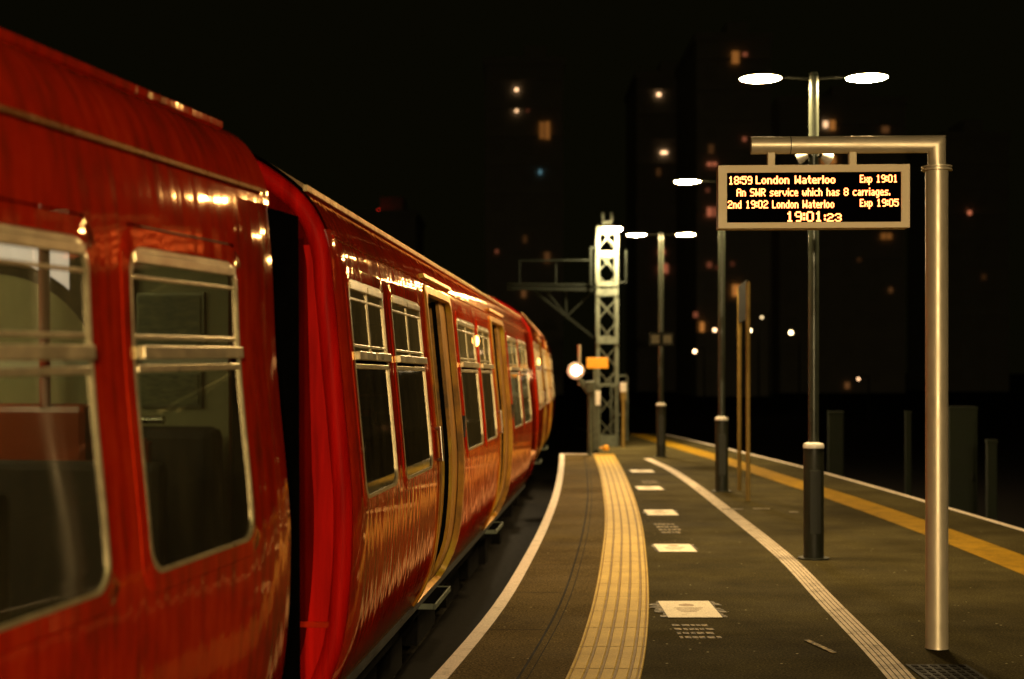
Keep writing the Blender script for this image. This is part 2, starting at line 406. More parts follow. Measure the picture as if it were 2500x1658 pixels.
# ------------------------------------------------------------------ train
PROF_C = [(-.17, .08), (-.085, .2), (-.02, .34), (.02, .5), (.045, .75), (.052, 1.0), (.042, 1.2), (0, 1.65), (-.033, 2.0), (-.050, 2.16),
          (-.085, 2.28), (-.15, 2.40), (-.25, 2.50), (-.40, 2.60), (-.65, 2.72), (-1.0, 2.79), (-1.4, 2.81), (-1.9, 2.77), (-2.3, 2.66),
          (-2.6, 2.44), (-2.78, 2.1), (-2.85, 1.5), (-2.85, .5), (-2.75, .08)]
def cr(p0, p1, p2, p3, t):
    return tuple(.5*(2*b + (c-a)*t + (2*a-5*b+4*c-d)*t*t + (3*b-a-3*c+d)*t**3) for a, b, c, d in zip(p0, p1, p2, p3))
PROF_D = PROF_C[:7] + [(0, 1.65), (-.016, 2.0), (-.026, 2.15), (-.044, 2.28), (-.066, 2.38), (-.108, 2.475), (-.18, 2.552), (-.30, 2.602), (-.55, 2.645), (-1.0, 2.68), (-1.4, 2.69), (-1.9, 2.66), (-2.3, 2.58),
          (-2.6, 2.42), (-2.78, 2.1), (-2.85, 1.5), (-2.85, .5), (-2.75, .08)]
def sampled(C):
    out = []
    for k in range(len(C)-1):
        p0 = C[max(0, k-1)]; p3 = C[min(len(C)-1, k+2)]
        for j in range(6): out.append(cr(p0, C[k], C[k+1], p3, j/6))
    return out + [C[-1]]
def use_profile(C, top):
    global PROF, SIDE, ROOF_S
    PROF = sampled(C); SIDE = [p for p in PROF[:61] if p[1] <= top+1e-6]
    ROOF_S = -.2 if C is PROF_C else -.27
use_profile(PROF_C, 2.28)
def Sx(H):
    for a, b in zip(SIDE, SIDE[1:]):
        if a[1] <= H <= b[1]: return a[0] + (b[0]-a[0])*(H-a[1])/(b[1]-a[1])
    return SIDE[0][0] if H < SIDE[0][1] else SIDE[-1][0]
def Sn(H):
    d = (Sx(H+.02) - Sx(H-.02))/.04; n = Vector((1, 0, -d)); return n.normalized()
def P(L, H, off=0):
    n = Sn(H); return Vector((Sx(H) + n.x*off, L, H + n.z*off))
def rrect(L0, L1, H0, H1, r, n=6):
    pts = []
    for cx, cy, a0 in ((L1-r, H1-r, 0), (L0+r, H1-r, 90), (L0+r, H0+r, 180), (L1-r, H0+r, 270)):
        for k in range(n+1):
            a = R(a0 + 90*k/n); pts.append((cx + r*math.cos(a), cy + r*math.sin(a)))
    # extra points along the tall sides so the ring follows the curved side
    out = []
    for k, p in enumerate(pts):
        q = pts[(k+1) % len(pts)]; out.append(p)
        m = int(max(abs(p[0]-q[0]), abs(p[1]-q[1]))/.12)
        for j in range(1, m+1): out.append((p[0]+(q[0]-p[0])*j/(m+1), p[1]+(q[1]-p[1])*j/(m+1)))
    return out
def ring(mb, L0, L1, H0, H1, r, w, o0, o1):
    A = rrect(L0, L1, H0, H1, r); cL, cH = (L0+L1)/2, (H0+H1)/2
    B = [(cL + (p[0]-cL)*((L1-L0)/2-w)/((L1-L0)/2), cH + (p[1]-cH)*((H1-H0)/2-w)/((H1-H0)/2)) for p in A]
    bev = min(.006, w*.25)
    A2 = [(cL + (p[0]-cL)*((L1-L0)/2-bev)/((L1-L0)/2), cH + (p[1]-cH)*((H1-H0)/2-bev)/((H1-H0)/2)) for p in A]
    rows = [[mb.bm.verts.new(P(*p, o0)) for p in A], [mb.bm.verts.new(P(*p, o1-bev)) for p in A], [mb.bm.verts.new(P(*p, o1)) for p in A2],
            [mb.bm.verts.new(P(*p, o1)) for p in B], [mb.bm.verts.new(P(*p, o0)) for p in B]]
    n = len(A)
    for X, Y in zip(rows, rows[1:]):
        for k in range(n): mb.bm.faces.new((X[k], X[(k+1) % n], Y[(k+1) % n], Y[k]))
def patch(mb, L0, L1, H0, H1, off, nH=10):
    prev = None
    for k in range(nH+1):
        H = H0 + (H1-H0)*k/nH; cur = (mb.bm.verts.new(P(L0, H, off)), mb.bm.verts.new(P(L1, H, off)))
        if prev: mb.bm.faces.new((prev[0], prev[1], cur[1], cur[0]))
        prev = cur
def sbar(mb, L0, L1, H0, H1, o0, o1):
    """a solid strip following the side"""
    nH = max(1, int((H1-H0)/.1)); rows = []
    for k in range(nH+1):
        H = H0 + (H1-H0)*k/nH
        rows.append([mb.bm.verts.new(P(l, H, o)) for l, o in ((L0, o0), (L0, o1), (L1, o1), (L1, o0))])
    for A, B in zip(rows, rows[1:]):
        for k in range(4): mb.bm.faces.new((A[k], A[(k+1) % 4], B[(k+1) % 4], B[k]))
    mb.bm.faces.new(rows[0]); mb.bm.faces.new(rows[-1])
WH0, WH1, BARH = 1.06, 2.06, 1.70
DH0, DH1 = .14, 2.17
def window(root, L0, L1, two=True, WH1=WH1):
    s = MB(); ring(s, L0-.065, L1+.065, WH0-.065, WH1+.075, .10, .06, -.008, .004)
    w = s.build('window', 'red', root, True)
    f = MB(); ring(f, L0-.010, L1+.010, WH0-.010, WH1+.015, .085, .017, -.005, .006); f.build('window_frame', 'alu', w, True)
    gm = MB(); patch(gm, L0, L1, WH0, BARH-.03, -.003); gm.build('pane', 'glass', w, recalc=False)
    up = MB(); patch(up, L0, L1, BARH+.03, WH1, -.003); up.build('hopper_pane', 'hopperglass' if two else 'glass', w, recalc=False)
    b = MB(); mid = (L0+L1)/2
    spans = ((L0+.02, mid-.012), (mid+.012, L1-.02)) if two else ((L0+.02, L1-.02),)
    for a, c in spans:
        sbar(b, a, c, BARH-.005, BARH+.035, -.004, .028)
        sbar(b, a, c, WH1-.036, WH1-.004, -.005, .012)
        sbar(b, a, c, WH1-.085, WH1-.072, -.005, .003)
        sbar(b, a, c, BARH+.055, BARH+.07, -.005, .002)
    sbar(b, L0+.015, L1-.015, BARH-.045, BARH-.022, -.005, .008)
    if two: sbar(b, mid-.012, mid+.012, BARH+.0, WH1-.02, -.006, .003)
    b.build('hopper_bar', 'alu', w, bevel=.003)
def doorway(root, L0, L1):
    f = MB(); ring(f, L0-.05, L1+.05, DH0-.05, DH1+.05, .09, .055, -.03, .012); fr = f.build('door_frame', 'gold', root, True)
    for a, b_ in ((L0-.55, L0+.03), (L1-.33, L1+.55)):
        d = MB(); sbar(d, a, b_, DH0, DH1, -.115, -.035); dd = d.build('door', 'gold', root)
        r = MB(); le = b_ if a < L0 else a
        sbar(r, le-.012, le+.012, DH0, DH1, -.09, -.06); r.build('rubber_seal', 'black', dd)
    h = MB(); h.tube(P(L0-.10, 1.08, .03), P(L0-.10, 1.30, .03), .012, n=10)
    for z in (1.09, 1.29): h.tube(P(L0-.10, z, -.01), P(L0-.10, z, .03), .010, n=8)
    h.build('handle', 'steel', fr, True)
    bx = MB(); bx.box(P(L1+.11, 1.25, .012), (.02, .07, .16)); bx.build('door_button', 'dark', fr)
    Lc = (L0+L1)/2+.1; st = MB(); st.box((-.13, Lc, .075), (.2, .8, .03)); stp = st.build('step', 'black', root, bevel=.004)
    ed = MB(); ed.box((-.026, Lc, .077), (.012, .83, .038))
    for l in (Lc-.409, Lc+.409): ed.box((-.12, l, .077), (.17, .012, .038))
    ed.build('step_edge', 'galv', stp, bevel=.003)
def coach(label, X, Y, tan, grade, La, Lb, wins, doors, indicators=(), gangway=None, roofmat='roof', interior=True, wtop=WH1):
    root = empty('railway_coach', (X, Y, 0), -math.atan(tan), label=label, cat='railway coach', group='coaches of the red train')
    root.rotation_euler = (math.atan(grade), 0, -math.atan(tan))
    holes = [(a, b, WH0-.04, WH1+.04) for a, b, *_ in wins] + [(a-.02, b+.02, DH0-.02, DH1+.02) for a, b in doors]
    # a coarse L grid so the rounded end keeps shape
    Ls = sorted(set([round(v, 4) for v in [La, La+.05, Lb-.05, Lb] + [v for h in holes for v in h[:2]]]))
    Hs = sorted(set([round(p[1], 4) for p in SIDE] + [round(v, 4) for h in holes for v in h[2:]]))
    Hs = [h for k, h in enumerate(Hs) if k == 0 or h - Hs[k-1] > .002 or any(abs(h-v) < 1e-4 for q in holes for v in q[2:])]
    b = MB(); grid = {}
    def vert(i, j):
        if (i, j) not in grid:
            L, H = Ls[i], Hs[j]; off = -.05 if (i in (0, len(Ls)-1)) else 0
            if i in (1, len(Ls)-2): off = 0
            grid[i, j] = b.bm.verts.new(P(L, H, off*.35))
        return grid[i, j]
    for i in range(len(Ls)-1):
        for j in range(len(Hs)-1):
            lm, hm = (Ls[i]+Ls[i+1])/2, (Hs[j]+Hs[j+1])/2
            if any(h[0] < lm < h[1] and h[2] < hm < h[3] for h in holes): continue
            b.bm.faces.new((vert(i, j), vert(i+1, j), vert(i+1, j+1), vert(i, j+1)))
    # cantrail and the far side
    i0 = len(SIDE)-1
    up = [p for p in PROF[i0:] if p[1] > 2.2 and p[0] > ROOF_S]
    def strip(mb, pts, La, Lb):
        prev = None
        for p in pts:
            cur = (mb.bm.verts.new((p[0], La, p[1])), mb.bm.verts.new((p[0], Lb, p[1])))
            if prev: mb.bm.faces.new((prev[0], prev[1], cur[1], cur[0]))
            prev = cur
    lastS = up[-1][0]
    strip(b, [(Sx(Hs[-1]), Hs[-1])] + up[1:], La, Lb)
    far = [p for p in PROF[i0:] if p[0] < -2.3]
    strip(b, far, La, Lb)
    body = b.build('body', 'red', root, True, recalc=False)
    r = MB(); rp = [p for p in PROF[i0:] if p[0] <= lastS+1e-6 and p[0] > -2.33] + [far[0]]
    strip(r, [(p[0], p[1]+.004) for p in rp], La+.01, Lb-.01)
    roof = r.build('roof', roofmat, root, True, recalc=False)
    gt = MB(); gp = P(0, 2.3)  # rain gutter and roof rib
    gt.box((lastS+.01, (La+Lb)/2, rp[0][1]+.008), (.022, Lb-La-.02, .03))
    gt.build('rain_gutter', 'roof' if roofmat == 'roof' else 'red', roof, bevel=.004)
    if roofmat == 'roof':
        rb = MB(); rb.box((-.60, (La+Lb)/2, 2.690), (.05, Lb-La-.06, .02)); rb.build('roof_rib', 'roof', roof, bevel=.005)
    bh = 2.236 if roofmat == 'roof' else 2.318
    bd = MB(); sbar(bd, La+.06, Lb-.06, bh, bh+.018, -.004, .008); bd.build('cantrail_bead', 'red' if roofmat == 'roof' else 'tan', root, bevel=.004)
    # end walls
    for L, s in ((La, -1), (Lb, 1)):
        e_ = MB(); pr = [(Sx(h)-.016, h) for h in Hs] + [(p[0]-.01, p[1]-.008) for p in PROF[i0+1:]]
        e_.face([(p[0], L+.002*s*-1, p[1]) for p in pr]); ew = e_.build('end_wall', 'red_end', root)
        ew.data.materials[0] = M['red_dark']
        fr = MB(); cp_ = []
        for p in pr[:i0+30]:
            d_ = Vector((-1.4-p[0], max(-.2, min(.9, 1.9-p[1]))*1.6)) if p[1] > 2.1 else Vector((-1, 0))
            d_ = d_.normalized() if p[1] > 2.5 else (Vector((-1, 0)).lerp(Vector((-.62, -.78)), max(0, min(1, (p[1]-2.05)/.45))))
            if p[1] > 2.5: d_ = Vector((-.62, -.78))
            cp_.append((p[0]+d_.x*.047, L+.015*-s, p[1]+d_.y*.047))
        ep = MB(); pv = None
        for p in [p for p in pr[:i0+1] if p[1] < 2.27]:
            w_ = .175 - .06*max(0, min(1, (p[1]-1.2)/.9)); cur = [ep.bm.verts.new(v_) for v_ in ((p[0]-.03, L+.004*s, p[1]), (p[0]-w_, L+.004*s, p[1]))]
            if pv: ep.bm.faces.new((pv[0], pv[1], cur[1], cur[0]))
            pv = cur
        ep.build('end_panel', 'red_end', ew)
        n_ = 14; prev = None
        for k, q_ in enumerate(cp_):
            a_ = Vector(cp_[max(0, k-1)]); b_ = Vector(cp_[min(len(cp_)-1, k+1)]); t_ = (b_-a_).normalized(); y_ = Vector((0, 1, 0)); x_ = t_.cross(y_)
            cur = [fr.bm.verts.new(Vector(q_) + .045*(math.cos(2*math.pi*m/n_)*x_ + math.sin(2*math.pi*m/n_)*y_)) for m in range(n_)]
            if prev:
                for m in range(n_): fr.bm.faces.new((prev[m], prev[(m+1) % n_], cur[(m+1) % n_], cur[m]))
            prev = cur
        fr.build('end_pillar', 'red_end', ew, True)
        sm = MB(); sm.box((-.55, L+.012*s, .52), (1.0, .012, .025)); sm.build('end_seam', 'red', ew)
    if gangway:
        k = MB()
        for q in range(7):
            l = gangway[0] + (gangway[1]-gangway[0])*(q+.5)/7; gw = abs(gangway[1]-gangway[0])/7
            k.box(((gangway[2]-2.3)/2, l, 1.13), (-gangway[2]+2.3-(.05 if q % 2 else 0)-.6, gw, 2.3 - (.04 if q % 2 else 0)))
        k2 = MB(); k2.box((gangway[2]-.06, (gangway[0]+gangway[1])/2, 1.0), (.12, abs(gangway[1]-gangway[0]), 2.56))
        k.build('gangway', 'black', root); k2.build('gangway_fairing', 'black', root)
    u = MB()
    u.box((-1.4, (La+Lb)/2, -.02), (2.3, Lb-La-.3, .18))
    L = La+3.2
    while L < Lb-3.5:
        eb = MB(); eb.box((-.72, L+.6, -.33), (.6, 1.1, .44)); eb.build('equipment_box', 'under', root); L += 1.9
    u.build('underframe', 'under', root)
    for Lc in (La+2.1, Lb-2.1):
        bg_ = MB(); bg_.box((-.52, Lc, -.42), (.12, 2.6, .2)); bg_.box((-1.4, Lc, -.38), (1.5, .5, .25))
        for dl in (-1.0, 1.0):
            bg_.box((-.46, Lc+dl, -.42), (.18, .3, .3))
        bg_.build('bogie', 'under', root)
    for Lc in (La+2.1, Lb-2.1):
        for dl in (-1.0, 1.0):
            wh = MB(); wh.tube((-.62, Lc+dl, -.37), (-.75, Lc+dl, -.37), .42, n=28); wh.build('wheel', 'under', root, True)
    for a, c, *t in wins: window(root, a, c, not t, wtop)
    for a, c in doors:
        doorway(root, a, c)
        s = MB(); sbar(s, a-.05, c+.15, DH1+.085, DH1+.115, -.005, .03); s.build('drip_strip', 'gold', root)
    for L, H, sz in indicators:
        k = MB(); k.lathe([(.0, .03), (sz*.7, .022), (sz, 0)], n=18)
        o = k.build('indicator_light', 'indicator', root, True)
        o.rotation_euler = (0, R(90), 0); o.location = P(L, H, .0)
    if interior:
        f = MB(); f.box((-1.42, (La+Lb)/2, .115), (2.6, Lb-La-.06, .05)); f.build('floor', 'floorvinyl', root)
        ln = MB(); ln.box((-2.72, (La+Lb)/2, 1.3), (.04, Lb-La-.06, 2.2)); ln.box((-1.42, (La+Lb)/2, 2.37), (2.1, Lb-La-.06, .03))
        for a, c, *t in list(wins)[:-1]: pass
        ln.build('interior_lining', 'lining', root)
        for a, c, *t in wins:
            fw = MB(); fw.box((-2.695, (a+c)/2, 1.58), (.02, c-a, .95)); fw.build('far_window', 'black', root)
        for a, c, *t in wins:
            n = 2 if c-a > 1.1 else 1
            for q in range(n):
                L = a + (c-a)*(q+.5)/n
                for sx in (-.62, -2.15):
                    st = MB(); st.box((sx, L, .62), (.86, .44, .12)); st.box((sx, L+.22, .98), (.86, .09, .72)); st.box((sx, L, .34), (.6, .3, .42))
                    so = st.build('seat', 'seat', root, bevel=.03)
                    gh = MB(); gh.tube((sx+.36, L+.22, 1.33), (sx+.36, L+.22, 1.41), .02, n=8); gh.tube((sx+.36, L+.22, 1.40), (sx+.22, L+.22, 1.40), .02, n=8)
                    gh.build('grab_handle', 'orange', so)
    return root
GR = -.006
use_profile(PROF_D, 2.38)
c1 = coach('closest red coach, cut by the photo border, with cream framed windows and black gangway end', -.886, 5.5, .18, .012, -13.5, 0,
           [(-1.29, -.44, 1), (-2.95, -1.56)] + [(-6.4, -5.2), (-8.0, -6.6), (-10.9, -9.7), (-12.6, -11.2)], [(-4.7, -3.3), (-9.5, -8.2)],
           gangway=(.0, .42, -.07), roofmat='red', wtop=2.02)
use_profile(PROF_C, 2.28)
q = 6.3
c2 = coach('second red coach with two gold edged doorways and grimy beige roof', -.74, 6.3, .077, GR, 0, 13.6,
           [(6.53-q, 7.46-q), (7.74-q, 8.84-q), (10.85-q, 12.1-q), (12.4-q, 13.45-q), (15.6-q, 16.95-q), (17.25-q, 18.6-q)],
           [(9.22-q, 10.5-q), (13.8-q, 15.2-q)], indicators=[(12.25-q, 1.93, .05)])
c3 = coach('farthest red coach, a narrow sliver with a glowing orange indicator light', .322, 20.45, .048, GR, 0, 13.6,
           [(.5, 1.6), (1.9, 3.0), (5.2, 6.4), (6.7, 7.9), (10, 11.2), (11.6, 12.8)], [(3.4, 4.8), (8.2, 9.6)], indicators=[(2.2, 1.78, .06)], interior=False)
# fittings of the closest coach interior that show through its two windows
pt = MB(); pt.box((-1.34, -.30, 1.2), (2.5, .03, 2.1)); pt.build('partition', 'lining', c1)
for (x, z, w, h) in ((-.31, 1.83, .24, .19), (-.31, 1.58, .22, .11)):
    fr = MB(); fr.box((x, -.322, z), (w+.02, .012, h+.02)); fo = fr.build('poster_frame', 'frame', c1)
    p = MB(); p.box((x, -.331, z), (w, .008, h)); p.build('poster', 'poster', fo)
st = MB(); st.box((-.28, -.42, .82), (.40, .12, 1.26)); st.build('seat', 'seat', c1, bevel=.04)
gh = MB(); gh.tube((-.46, -.45, 1.475), (-.28, -.45, 1.475), .014, n=10); gh.build('grab_handle', 'steel', c1, True)
gp = MB(); gp.tube((-.735, -.46, 1.52), (-.735, -.46, 2.3), .02, n=12); gp.build('grab_pole', 'orange', c1, True)
ob = MB(); ob.box((-.78, -.42, 1.28), (.42, .10, .5)); ob.build('seat_back', 'orange', c1, bevel=.03)
sc_ = MB(); sp2 = MB(); pa = None
for k in range(15):
    a0 = R(90*k/14); ca, sa = math.cos(a0), math.sin(a0)
    cur = [(-1.0+.47*sa, 1.62+.44*ca), (-1.0+.43*sa, 1.62+.39*ca), (-1.0+.43*sa, .3)]
    if pa:
        for (m_b, i, j, yy) in ((sc_, 0, 1, -.37), (sp2, 1, 2, -.365)):
            m_b.face([(pa[i][0], yy, pa[i][1]), (cur[i][0], yy, cur[i][1]), (cur[j][0], yy, cur[j][1]), (pa[j][0], yy, pa[j][1])])
    pa = cur
ds_ = sp2.build('draught_screen', 'lining', c1); sc_.build('screen_rim', 'black', ds_)
dk = MB(); dk.box((-.575, -.33, 1.98), (.25, .02, .62)); dk.build('dark_panel', 'black', c1)
ad = MB()
for a, b_ in ((-1.25, -.845), (-.84, -.70)): ad.box(((a+b_)/2, -.33, 2.02), (b_-a, .02, .24))
ad.build('advert_panel', 'adpanel', c1)
tl = MB(); tl.box((-1.42, -2.0, 2.34), (.12, 2.8, .02)); tl.build('ceiling_light', 'striplight', c1)

# ------------------------------------------------------------------ lamp posts
def lamp_post(x, y, rz, label, glassmat='lamp', drop=.03):
    root = empty('lamp_post', (x, y, 0), rz, label=label, cat='lamp post', group='twin headed platform lamp posts')
    b = MB(); b.lathe([(.0, .0), (.135, .0), (.135, .012), (.088, .013), (.088, .97), (.086, .985), (.0, .99)][1:-1]); b.lathe([(.088, .97), (.08, 1.0), (.047, 1.012)])
    b.build('base_sleeve', 'sleeve', root, True)
    c = MB(); c.lathe([(.091, .965), (.091, .985), (.084, 1.004), (.046, 1.016)]); c.build('sleeve_cap', 'white', root, True)
    d = MB(); d.box((0, -.09, .5), (.10, .012, .55)); d.build('access_door', 'sleeve', root, bevel=.004)
    p = MB(); p.tube((0, 0, 1.0), (0, 0, 4.20), .046, .043, n=28); p.lathe([(.046, 4.2), (.03, 4.24), (0, 4.25)], n=28)
    p.build('pole', 'post', root, True)
    for s in (-1, 1):
        a = MB(); a.tube((s*.04, 0, 4.185), (s*.27, 0, 4.20), .014, n=10); ar = a.build('arm', 'dark', root, True)
        h = MB(); h.lathe([(.0, .065), (.08, .058), (.15, .03), (.186, .008), (.188, .0), (.179, -.003)], (s*.46, 0, 4.19)); hd = h.build('lantern', 'dark', root, True)
        gl = MB(); gl.lathe([(.180, .001), (.172, -.012*drop/.064), (.14, -.030*drop/.064), (.08, -.052*drop/.064), (0, -drop)], (s*.46, 0, 4.19)); gl.build('lantern_glass', glassmat, hd, True)
    return root
PA = lamp_post(2.63, 12.4, R(-2), 'closest lamp post, its pole crossing behind the departure display')
lamp_post(2.83, 19.2, R(-3), 'lamp post standing beside two thin yellow posts, seen under the display corner')
lamp_post(2.81, 26.8, R(-5), 'farthest lamp post, beside the lattice mast with a dark name plate on it')
lamp_post(1.0, -9.8, R(6), 'lamp post far behind the camera position near the platform start', 'lampbright', .13)
# loudspeakers on the closest post
for sx, lab in ((-1, 'white horn loudspeaker on the lamp pole facing the train'), (1, 'white horn loudspeaker on the lamp pole facing the yellow band')):
    k = MB(); k.lathe([(.06, 0), (.07, .06), (.10, .13), (.155, .26), (.16, .27), (.14, .26), (.0, .12)], n=24); bmesh.ops.scale(k.bm, vec=(.38, .38, .38), verts=k.bm.verts)
    o = k.build('loudspeaker', 'white', None, True); tag(o, lab, 'loudspeaker', 'horn loudspeakers on the lamp pole')
    o.rotation_euler = (0, R(90*sx + 18*sx), R(25*sx)); o.location = (2.63 + sx*.045, 12.36, 3.52)
    b = MB(); b.tube((0, 0, -.02), (0, 0, .012), .028, n=12); b.build('bracket', 'dark', o)
# name plate on the farthest post
npl = MB(); npl.box((0, 0, 0), (.46, .03, .26)); npl = npl.build('name_plate', 'dark'); npl.location = (2.81, 26.72, EYE + (902-828)*26.7/F)
tag(npl, 'small dark plate with pale marks fixed across the farthest lamp pole', 'sign plate')
k = MB()
for sx in (-.12, .11): k.box((sx, -.018, .0), (.15, .006, .16))
k.build('pale_marking', simple('dim_pale_marking', (.16, .15, .09), .6, var=.6, scale=20), npl)

# ------------------------------------------------------------------ departure display
FONT = {
'0': '01110 10001 10001 10001 10001 10001 01110', '1': '00100 01100 00100 00100 00100 00100 01110', '2': '01110 10001 00001 00110 01000 10000 11111',
'3': '01110 10001 00001 00110 00001 10001 01110', '5': '11111 10000 11110 00001 00001 10001 01110', '8': '01110 10001 10001 01110 10001 10001 01110',
'9': '01110 10001 10001 01111 00001 00001 01110', ':': '0 1 1 0 1 1 0', '.': '0 0 0 0 0 1 1', ' ': '000 000 000 000 000 000 000',
'L': '1000 1000 1000 1000 1000 1000 1111', 'W': '10001 10001 10001 10101 10101 11011 10001', 'E': '1111 1000 1000 1110 1000 1000 1111',
'A': '01110 10001 10001 11111 10001 10001 10001', 'S': '01111 10000 10000 01110 00001 00001 11110', 'R': '11110 10001 10001 11110 10100 10010 10001',
'a': '0000 0000 0110 0001 0111 1001 0111', 'c': '0000 0000 0111 1000 1000 1000 0111', 'd': '0001 0001 0111 1001 1001 1001 0111', 'e': '0000 0000 0110 1001 1111 1000 0111',
'g': '0000 0000 0111 1001 1001 1001 0111 0001 0110', 'h': '1000 1000 1110 1001 1001 1001 1001', 'i': '1 0 1 1 1 1 1', 'l': '1 1 1 1 1 1 1', 'n': '0000 0000 1110 1001 1001 1001 1001',
'o': '0000 0000 0110 1001 1001 1001 0110', 'p': '0000 0000 1110 1001 1001 1001 1110 1000 1000', 'r': '000 000 101 110 100 100 100', 's': '0000 0000 0111 1000 0110 0001 1110',
't': '010 010 111 010 010 010 001', 'v': '10001 10001 10001 10001 10001 01010 00100'.replace('10001 10001 10001 10001', '00000 00000 10001 10001'), 'w': '00000 00000 10001 10001 10101 10101 01010', 'x': '0000 0000 1001 1001 0110 1001 1001'}
def text_mesh(mb, text, x0, x1, ztop, zbase, y):
    wid = 0; cells = []
    for ch in text:
        rows = FONT[ch].split(); w = len(rows[0])
        for r_i, row in enumerate(rows):
            c = 0
            while c < w:
                if row[c] == '1':
                    e0 = c
                    while c < w and row[c] == '1': c += 1
                    cells.append((wid+e0, wid+c, r_i))
                else: c += 1
        wid += w+1
    wid -= 1; cw = (x1-x0)/wid; chh = (ztop-zbase)/7
    for a, b, r_i in cells:
        X0, X1 = x0+a*cw-.16*cw, x0+b*cw+.16*cw; Z1, Z0 = ztop-r_i*chh, ztop-(r_i+1)*chh
        mb.face([(X0, y, Z0), (X1, y, Z0), (X1, y, Z1), (X0, y, Z1)])
SC = 8.37/F
ds = empty('departure_display', (2.50, 8.37, 0), R(-3.0), label='cream cantilever post holding an amber lettered train departure display', cat='departure display')
lx = lambda px: (px-2287)*SC
lz = lambda py: EYE + (902-py)*SC
p = MB(); p.lathe([(.09, 0), (.09, .01), (.068, .011), (.0655, .03), (.0655, lz(417))][2:], n=40); p.build('post', 'cream', ds, True)
fl = MB(); fl.lathe([(.066, lz(417)), (.088, lz(417)), (.088, lz(413.5)), (.074, lz(413)), (.074, lz(410)), (.088, lz(409.5)), (.088, lz(406)), (.05, lz(404))], n=40); fl.build('flange', 'cream', ds, True)
# mitred arm: an upright stub and a horizontal tube meeting on a 45 degree cut
az = lz(352); ar_ = .0515
mb = MB(); n = 36; xl = lx(1836.6)
def ringpts(fn): return [mb.bm.verts.new(fn(2*math.pi*k/n)) for k in range(n)]
low = ringpts(lambda a: (ar_*math.cos(a), ar_*math.sin(a), lz(405)))
mit = ringpts(lambda a: (ar_*math.cos(a), ar_*math.sin(a), az + ar_*math.cos(a)))
end = ringpts(lambda a: (xl, ar_*math.sin(a), az + ar_*math.cos(a)))
for A, B in ((low, mit), (mit, end)):
    for k in range(n): mb.bm.faces.new((A[k], A[(k+1) % n], B[(k+1) % n], B[k]))
mb.bm.faces.new(end)
arm = mb.build('arm', 'cream', ds, True)
k = MB(); k.tube((lx(1933), 0, az), (lx(1931), 0, az), ar_+.0012, n=36); k.build('arm_seam', 'dark', arm, True)
for px in (1885.5, 2083):
    k = MB(); k.box((lx(px), 0, (az-.045+lz(404))/2), (.043, .05, az-.045-lz(404))); k.build('hanger', 'case', ds, bevel=.003)
X0, X1, Z1, Z0 = lx(1755), lx(2217.5), lz(403), lz(557)
sx0, sx1, sz1, sz0 = lx(1776), lx(2197), lz(421), lz(543)
cs = MB()
cs.box(((X0+X1)/2, .03, (Z0+Z1)/2), (X1-X0, .12, Z1-Z0))
case = cs.build('display_case', 'case', ds, bevel=.004)
fr = MB()
fr.box(((X0+X1)/2, -.040, (sz1+Z1)/2), (X1-X0, .02, Z1-sz1)); fr.box(((X0+X1)/2, -.040, (sz0+Z0)/2), (X1-X0, .02, sz0-Z0))
fr.box(((X0+sx0)/2, -.040, (sz0+sz1)/2), (sx0-X0, .02, sz1-sz0)); fr.box(((X1+sx1)/2, -.040, (sz0+sz1)/2), (X1-sx1, .02, sz1-sz0))
fr.build('bezel', 'case', case)
sp = MB(); sp.box(((sx0+sx1)/2, -.034, (sz0+sz1)/2), (sx1-sx0, .004, sz1-sz0))
M['screen'] = simple('black_display_screen', (.0012, .001, .001), .8, var=.2, spec=.0); scr = sp.build('screen', 'screen', case)
cx = lambda v: lx(1720 + v/4.462)
tz = lambda v: lz(391.5 + v/4.462)
for rows in ([('18:59', 270, 525, 168, 258), ('London Waterloo', 566, 1422, 166, 254), ('Exp 19:01', 1690, 2092, 162, 247)],
             [('An SWR service which has 8 carriages.', 358, 2012, 303, 388)],
             [('2nd 19:02 London Waterloo', 262, 1410, 433, 520), ('Exp 19:05', 1690, 2104, 425, 508)],
             [('19:01', 895, 1282, 556, 668), (':23', 1305, 1490, 580, 668)]):
    for s, a, b, z1, z0 in rows:
        t = MB(); text_mesh(t, s, cx(a), cx(b), tz(z1), tz(z0), -.0385); t.build('display_text', 'led', scr, recalc=False)

# ------------------------------------------------------------------ lattice mast at the platform end
MY = 30.6
ms = empty('lattice_mast', (2.04, MY, 0), 0, label='tall galvanised lattice mast with a cross bracket at the platform end', cat='mast')
hw = .20; HT = 4.72
lat = MB()
for sx in (-1, 1):
    for sy in (-1, 1): lat.box((sx*hw, sy*hw, HT/2), (.07, .07, HT))
for s in (-1, 1):
    z = .16
    while z < HT-.4:
        for a, b in ((-1, 1), (1, -1)):
            lat.bar((a*hw, s*(hw+.005*a), z), (b*hw, s*(hw+.005*a), z+.46), .07, .012)
        z += .51
z = .16
while z < HT:
    for s in (-1, 1): lat.box((s*hw, 0, z), (.03, 2*hw-.07, .04))
    z += 1.02
lat.build('lattice', 'galv', ms)
for z, h in ((.12, .24), (2.28, .16), (3.30, .14), (3.48, .1), (4.62, .16), (1.32, .05), (4.12, .12)):
    for y in (-hw-.045, hw+.045):
        pl = MB(); pl.box((0, y, z), (.46, .012, h)); pl.build('gusset_plate', 'galv', ms)
bm_ = MB(); 
bm_.bar((-.22, -.15, 3.36), (-2.15, 0, 3.40), .06, .08); bm_.bar((-.22, -.15, 3.46), (-2.15, 0, 3.49), .05, .05)
bm_.bar((-.2, -.1, 2.27), (-1.55, 0, 3.33), .06, .06)
